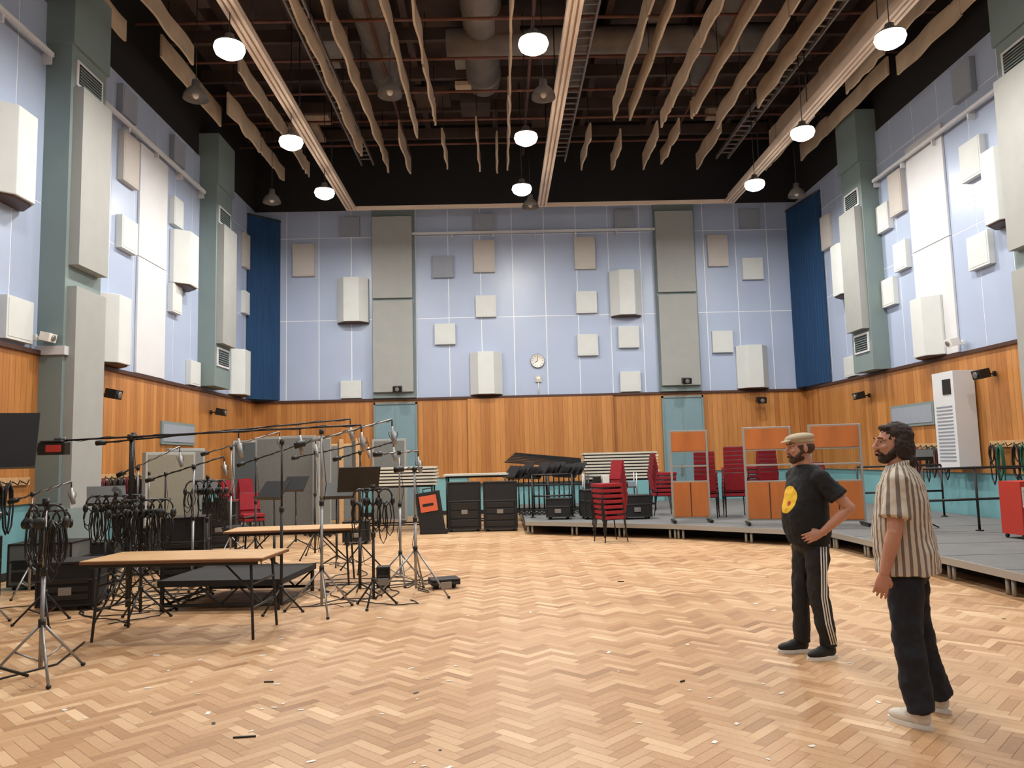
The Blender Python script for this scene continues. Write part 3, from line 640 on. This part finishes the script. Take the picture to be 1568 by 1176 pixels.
# ---------------- people
M_skin=mat('skin',(192,140,116),.55,var=.08,scale=8)
M_eye=mat('eye_white',(190,182,172),.4); M_iris=mat('iris',(42,30,22),.3); M_lip=mat('lips',(150,85,76),.5)
def remesh(o,v,sm=4):
    r=o.modifiers.new('remesh','REMESH'); r.mode='VOXEL'; r.voxel_size=v; r.use_smooth_shade=True
    s=o.modifiers.new('smooth','SMOOTH'); s.factor=.5; s.iterations=sm
def hand(mb,w,d,n,side,curl,m):
    w=Vector(w);d=Vector(d).normalized();n=Vector(n);n=(n-d*n.dot(d)).normalized();t=d.cross(n).normalized()*side
    rows=[(-.03,.026,.021),(0,.027,.019),(.03,.035,.017),(.06,.04,.0155),(.086,.04,.013),(.093,.034,.008)]
    vs=[];fs=[];N=16
    for dd,ra,rb in rows:
        for j in range(N):
            q=2*math.pi*j/N; vs.append(w+d*dd+t*ra*math.cos(q)+n*rb*math.sin(q))
    for i in range(len(rows)-1):
        for j in range(N): fs.append((i*N+j,i*N+(j+1)%N,(i+1)*N+(j+1)%N,(i+1)*N+j))
    fs.append(tuple(range(N))[::-1]); fs.append(tuple(range((len(rows)-1)*N,len(rows)*N))); mb.add(vs,fs,m,True)
    K=w+d*.082
    for i,(o,l) in enumerate(((.031,.072),(.0105,.08),(-.0105,.074),(-.031,.058))):
        b=K+t*o; c=curl+(i*.08); pts=[b-d*.02,b]; p=b
        for s,f in enumerate((.45,.32,.23)):
            dd=(d*math.cos(c*(.55+.45*s))+n*math.sin(c*(.55+.45*s))+t*o*1.6).normalized()
            p=p+dd*l*f; pts.append(p.copy())
        mb.tube(pts,[.0088,.0092,.0085,.0078,.0066],m,8)
    b=w+d*.025+t*.03
    mb.tube([w+d*.015+t*.012,b,b+(d*.7+t*.5+n*.35).normalized()*.035,b+(d*.9+t*.3+n*.45).normalized()*.062],[.014,.013,.011,.0085],m,8)
def headmesh(mb,m):
    mb.ell((0,.018,.03),(.076,.096,.088),m,28,18)
    mb.ell((0,-.03,-.02),(.063,.066,.092),m,28,18)
    mb.ell((0,-.055,-.086),(.036,.034,.026),m); mb.ell((0,-.02,-.07),(.055,.06,.04),m)
    mb.tube([(0,-.09,.025),(0,-.106,.0),(0,-.12,-.022),(0,-.105,-.034)],[.008,.0095,.013,.01],m,10)
    for s in (-1,1):
        mb.ell((s*.011,-.105,-.028),(.009,.01,.008),m,10,8)
        mb.tube([(s*.01,-.093,.03),(s*.034,-.089,.033),(s*.055,-.068,.026)],[.009,.01,.008],m,8)
        mb.ell((s*.038,-.075,-.02),(.02,.018,.018),m,12,8)
        mb.ell((s*.079,.012,-.005),(.011,.02,.032),m,12,10,Matrix.Rotation(s*.25,3,'Z'))
    mb.tube([(-.022,-.092,-.055),(0,-.1,-.053),(.022,-.092,-.055)],[.006,.008,.006],m,8)
def man(name,loc,rz,P):
    E=bpy.data.objects.new(name,None); C.objects.link(E); E.location=loc; E.rotation_euler=(0,0,rz)
    HT=Matrix.Translation(P['head'])@Matrix.Rotation(P['hrz'],4,'Z')@Matrix.Rotation(P.get('hrx',0),4,'X')
    mb=MB(); mb.T=HT; headmesh(mb,M_skin); mb.T=Matrix.Identity(4)
    h=Vector(P['head']); nk=Vector(P['neck'])
    mb.tube([nk+Vector((0,.0,-.05)),nk,(nk+h)/2+Vector((0,.015,-.02)),h+Vector((0,.02,-.04))],[.075,.062,.056,.055],M_skin,18)
    o=mb.obj('head',parent=E); remesh(o,.0045,3)
    mb=MB(); mb.T=HT
    for s in (-1,1):
        mb.ell((s*.031,-.0775,.011),(.0125,.012,.0085),M_eye,14,10); mb.ell((s*.031,-.0885,.0105),(.006,.0025,.006),M_iris,10,8)
        mb.tube([(s*.018,-.0925,.017),(s*.031,-.0915,.02),(s*.045,-.083,.016)],[.003,.0035,.003],M_skin,6)
        mb.tube([(s*.018,-.1,.034),(s*.034,-.098,.037),(s*.05,-.084,.032)],[.004,.005,.003],P['hair'],6)
    mb.tube([(-.021,-.098,-.058),(-.008,-.104,-.056),(.008,-.104,-.056),(.021,-.098,-.058)],[.003,.0055,.0055,.003],M_lip,8)
    mb.obj('face_features',parent=E)
    mb=MB(); mb.T=HT; 
    mb.ell((0,-.06,-.094),(.04,.036,.03),P['beard']); mb.ell((0,-.024,-.076),(.061,.066,.034),P['beard'])
    for s in (-1,1):
        mb.tube([(s*.073,-.002,.01),(s*.069,-.02,-.035),(s*.053,-.052,-.07)],[.009,.014,.018],P['beard'],8)
        mb.tube([(0,-.103,-.043),(s*.018,-.099,-.046),(s*.032,-.087,-.07)],[.005,.006,.011],P['beard'],8)
    o=mb.obj('beard',parent=E); remesh(o,.0045,2)
    P['top'](E,HT)
    mb=MB()
    for side,(S,El,Wr,hd,hn,ts,cu) in P['arms'].items():
        S,El,Wr=Vector(S),Vector(El),Vector(Wr)
        mb.tube([S,S.lerp(El,.5),El,El.lerp(Wr,.25),El.lerp(Wr,.7),Wr],[.052,.049,.042,.044,.034,.027],M_skin,14)
        mb.ell(El,(.043,.043,.043),M_skin); hand(mb,Wr,hd,hn,ts,cu,M_skin)
    o=mb.obj('arms_and_hands',parent=E); remesh(o,.0045,2)
    mb=MB()
    rows=P['torso']; mb_n=24; vs=[];fs=[]
    for z,rx,ry,cy in rows:
        for j in range(mb_n):
            q=2*math.pi*j/mb_n; c,s_=math.cos(q),math.sin(q)
            vs.append((rx*math.copysign(abs(c)**.85,c),cy+ry*math.copysign(abs(s_)**.85,s_),z))
    k=len(rows)
    for i in range(k-1):
        for j in range(mb_n): fs.append((i*mb_n+j,i*mb_n+(j+1)%mb_n,(i+1)*mb_n+(j+1)%mb_n,(i+1)*mb_n+j))
    fs.append(tuple(range(mb_n))[::-1]); fs.append(tuple(range((k-1)*mb_n,k*mb_n))); mb.add(vs,fs,P['shirt'],True)
    for side,(S,El,Wr,hd,hn,ts,cu) in P['arms'].items():
        S,El=Vector(S),Vector(El); f=P['sleeve']
        mb.ell(S,(.07,.07,.06),P['shirt'])
        mb.tube([S+Vector((0,0,.0)),S.lerp(El,f*.5),S.lerp(El,f)],[.07,.07,P.get('slr',.07)],P['shirt'],16)
        I=Vector((S.x*.45,S.y+.01,S.z+.045)); mb.tube([I,(I+S)/2+Vector((0,0,.005)),S],[.05,.058,.066],P['shirt'],14)
    if P.get('collar'):
        mb.tube([nk+Vector((.07*math.cos(a),.065*math.sin(a)+.01,.012+.025*math.sin(a))) for a in [i*.3927 for i in range(17)]],.016,P['shirt'],8)
    o=mb.obj('shirt',parent=E); remesh(o,.008,3)
    t=bpy.data.textures.get('folds') or bpy.data.textures.new('folds','CLOUDS'); t.noise_scale=.11
    d=o.modifiers.new('folds','DISPLACE'); d.texture=t; d.strength=.03; d.texture_coords='LOCAL'; d.mid_level=.5
    mb=MB(); pz=P['pelvis']
    mb.ell((pz[0],pz[1],pz[2]),(.165,.125,.12),P['pants'],24,14)
    for lg in P['legs']:
        H,K,A=[Vector(v) for v in lg[:3]]; R=P['legr']
        mb.tube([H,H.lerp(K,.25),H.lerp(K,.6),K,K.lerp(A,.3),K.lerp(A,.7),A],[R[0],R[0]*1.0,R[1]*1.05,R[1],R[2]*1.05,R[2],R[3]],P['pants'],18)
    o=mb.obj('trousers',parent=E); remesh(o,.009,3)
    d=o.modifiers.new('folds','DISPLACE'); d.texture=t; d.strength=.035; d.texture_coords='LOCAL'; d.mid_level=.5
    for i,lg in enumerate(P['legs']):
        A=Vector(lg[2]); yaw=lg[3]; up=MB(); T=Matrix.Translation((A.x,A.y,0))@Matrix.Rotation(yaw,4,'Z')
        up.T=T; up.ell((0,.0,.06),(.042,.055,.05),P['shoe'],18,12); up.ell((0,-.1,.045),(.046,.1,.04),P['shoe'],20,12)
        up.tube([(0,.0,.05),(0,.01,.12)],[.045,.043],P['shoe'],14); up.ell((0,-.05,.06),(.04,.08,.045),P['shoe'])
        o=up.obj('shoe_upper_%d'%(i+1),parent=E); remesh(o,.006,3)
        sl=MB(); sl.T=T; pts=[]
        for j in range(24):
            q=2*math.pi*j/24; c,s_=math.cos(q),math.sin(q); pts.append((.047*c*(1 if s_<0 else .9),-.068+.138*s_))
        sl.prism(pts,0,.028,P['sole'])
        for q in range(4): sl.tube([(-.022,-.05-.02*q,.098-.006*q),(0,-.055-.02*q,.106-.008*q),(.022,-.05-.02*q,.098-.006*q)],.0035,P['lace'],6)
        sl.obj('shoe_sole_and_laces_%d'%(i+1),parent=E,bevel=.005)
    return E
def tee_mat():
    m,nt,b=node_mat('black_tee_with_print'); N=nt.nodes.new; L=nt.links.new
    tc=N('ShaderNodeTexCoord'); sp=N('ShaderNodeSeparateXYZ'); L(tc.outputs['Object'],sp.inputs[0])
    def circ(cx,cz,r):
        cb=N('ShaderNodeCombineXYZ'); L(sp.outputs[0],cb.inputs[0]); L(sp.outputs[2],cb.inputs[2])
        ds=N('ShaderNodeVectorMath'); ds.operation='DISTANCE'; L(cb.outputs[0],ds.inputs[0]); ds.inputs[1].default_value=(cx,0,cz)
        lt=N('ShaderNodeMath'); lt.operation='LESS_THAN'; L(ds.outputs['Value'],lt.inputs[0]); lt.inputs[1].default_value=r
        fr=N('ShaderNodeMath'); fr.operation='LESS_THAN'; L(sp.outputs[1],fr.inputs[0]); fr.inputs[1].default_value=-.02
        ml=N('ShaderNodeMath'); ml.operation='MULTIPLY'; L(lt.outputs[0],ml.inputs[0]); L(fr.outputs[0],ml.inputs[1]); return ml
    m1=N('ShaderNodeMix'); m1.data_type='RGBA'; m1.inputs[6].default_value=(*lin((22,24,28)),1); m1.inputs[7].default_value=(*lin((232,188,50)),1); L(circ(0.0,1.22,.108).outputs[0],m1.inputs[0])
    m2=N('ShaderNodeMix'); m2.data_type='RGBA'; m2.inputs[7].default_value=(*lin((180,60,40)),1); L(m1.outputs[2],m2.inputs[6]); L(circ(.03,1.19,.02).outputs[0],m2.inputs[0])
    L(m2.outputs[2],b.inputs['Base Color']); b.inputs['Roughness'].default_value=.85; return m
def stripe_mat():
    m,nt,b=node_mat('striped_shirt_cloth'); N=nt.nodes.new; L=nt.links.new
    tc=N('ShaderNodeTexCoord'); sp=N('ShaderNodeSeparateXYZ'); L(tc.outputs['Object'],sp.inputs[0])
    at=N('ShaderNodeMath'); at.operation='ARCTAN2'; L(sp.outputs[0],at.inputs[0]); L(sp.outputs[1],at.inputs[1])
    ml=N('ShaderNodeMath'); ml.operation='MULTIPLY'; L(at.outputs[0],ml.inputs[0]); ml.inputs[1].default_value=34/6.2832
    fr=N('ShaderNodeMath'); fr.operation='FRACT'; L(ml.outputs[0],fr.inputs[0])
    lt=N('ShaderNodeMath'); lt.operation='LESS_THAN'; L(fr.outputs[0],lt.inputs[0]); lt.inputs[1].default_value=.42
    mx=N('ShaderNodeMix'); mx.data_type='RGBA'; mx.inputs[6].default_value=(*lin((206,196,180)),1); mx.inputs[7].default_value=(*lin((118,108,100)),1); L(lt.outputs[0],mx.inputs[0])
    L(mx.outputs[2],b.inputs['Base Color']); b.inputs['Roughness'].default_value=.85; return m
M_hairA=mat('brown_beard',(78,55,42),.8,var=.3,scale=60); M_hairB=mat('dark_brown_hair',(48,32,26),.7,var=.4,scale=50)
M_cap=mat('cap_tweed',(184,172,146),.9,var=.15,scale=80)
def capA(E,HT):
    mb=MB(); mb.T=HT; mb.ell((0,.022,.012),(.08,.098,.07),M_hairA,24,14); o=mb.obj('hair',parent=E); remesh(o,.006,2)
    mb=MB(); mb.T=HT; mb.ell((0,.0,.085),(.092,.12,.04),M_cap,28,12,Matrix.Rotation(rad(6),3,'X')); mb.ell((0,.01,.06),(.085,.106,.035),M_cap,28,12); mb.ell((0,-.112,.058),(.06,.042,.009),M_cap,24,8,Matrix.Rotation(rad(14),3,'X'))
    o=mb.obj('flat_cap',parent=E); remesh(o,.005,2)
def hairB(E,HT):
    mb=MB(); mb.T=HT; mb.ell((0,.03,.045),(.086,.1,.088),M_hairB,28,16); mb.ell((0,.06,-.04),(.086,.068,.115),M_hairB,24,14)
    for s in (-1,1): mb.ell((s*.076,.022,-.025),(.022,.05,.075),M_hairB,16,12); mb.ell((s*.055,.065,-.11),(.038,.045,.055),M_hairB)
    mb.tube([(-.05,-.045,.095),(0,-.055,.1),(.05,-.045,.095)],[.014,.018,.014],M_hairB,10)
    o=mb.obj('hair',parent=E); remesh(o,.005,2)
    t=bpy.data.textures.new('curls','CLOUDS'); t.noise_scale=.018; d=o.modifiers.new('curls','DISPLACE'); d.texture=t; d.strength=.014; d.texture_coords='LOCAL'
A=man('standing_man_in_cap',(2.45,6.2,0),rad(-82),dict(
 head=(0,-.03,1.625),hrz=rad(-6),hrx=rad(0),neck=(0,.0,1.49),hair=M_hairA,beard=M_hairA,top=capA,
 arms={'L':((.19,.01,1.40),(.32,.17,1.16),(.21,-.01,.97),(-.25,-.8,-.3),(-.9,.25,-.2),-1,.5),
       'R':((-.19,.01,1.40),(-.22,.06,1.13),(-.2,.0,.88),(0,-.1,-1),(1,0,0),1,.4)},
 torso=[(.87,.17,.14,.0),(.95,.185,.16,-.01),(1.05,.19,.172,-.02),(1.15,.19,.17,-.02),(1.27,.192,.15,-.005),(1.38,.185,.12,.01),(1.44,.15,.095,.01),(1.49,.08,.07,.01)],
 sleeve=.66,slr=.078,shirt=tee_mat(),pants=mat('black_track_fabric',(20,20,24),.7),pelvis=(0,.01,.88),lace=mat('black_plastic'),
 legs=[((.085,.01,.86),(.1,-.01,.48),(.11,.05,.09),rad(8)),((-.085,.01,.86),(-.1,-.04,.48),(-.12,-.05,.09),rad(-5))],
 legr=(.092,.076,.068,.062),shoe=mat('black_shoe',(18,18,20),.6),sole=M_whitep))
mb=MB()
for off in (-.022,0,.022):
    mb.tube([(.085+.1,.01+off,.86),(.1+.09,off*.95,.67),(.1+.086,-.01+off*.9,.48),(.108+.08,.01+off*.9,.28),(.11+.07,.05+off*.9,.12)],.0055,M_whitep,6)
mb.obj('side_stripes',parent=A)
B=man('standing_man_in_striped_shirt',(2.43,4.7,0),rad(-122),dict(
 head=(0,-.02,1.635),hrz=rad(34),neck=(0,.0,1.49),hair=M_hairB,beard=M_hairB,top=hairB,
 arms={'L':((.21,.01,1.41),(.27,-.02,1.12),(.26,-.09,.88),(-.02,-.25,-1),(-1,-.2,0),1,.45),
       'R':((-.21,.01,1.41),(-.27,-.0,1.12),(-.26,-.08,.88),(.02,-.2,-1),(1,-.2,0),-1,.45)},
 torso=[(.86,.22,.18,.01),(.95,.215,.175,.01),(1.08,.21,.168,.0),(1.2,.212,.16,.0),(1.3,.216,.15,.01),(1.39,.205,.13,.015),(1.45,.17,.1,.01),(1.5,.08,.07,.01)],
 sleeve=.72,slr=.09,collar=True,shirt=stripe_mat(),pants=mat('dark_denim',(26,30,40),.85,var=.3,scale=14),pelvis=(0,.01,.88),lace=mat('tile_grey'),
 legs=[((.092,.01,.86),(.13,-.01,.48),(.15,.04,.09),rad(-26)),((-.092,.01,.86),(-.16,.03,.48),(-.22,.12,.09),rad(-30))],
 legr=(.1,.088,.08,.078),shoe=mat('white_shoe',(214,208,198),.6),sole=M_whitep))

w=bpy.data.worlds.new('world'); bpy.context.scene.world=w; w.use_nodes=True; w.node_tree.nodes['Background'].inputs[0].default_value=(.5,.5,.55,1); w.node_tree.nodes['Background'].inputs[1].default_value=.05
bpy.context.scene.view_settings.view_transform='Standard'; bpy.context.scene.view_settings.look='None'
f=1178.0
R=Matrix.Rotation(-rad(1.0),3,'Z')@Matrix.Rotation(math.pi/2+rad(5.55),3,'X')@Matrix.Rotation(rad(-1.45),3,'Z')
cam=bpy.data.cameras.new('camera'); co=bpy.data.objects.new('camera',cam); C.objects.link(co)
cam.sensor_width=36; cam.lens=36*f/1568; co.matrix_world=Matrix.Translation((0,0,1.6))@R.to_4x4(); bpy.context.scene.camera=co
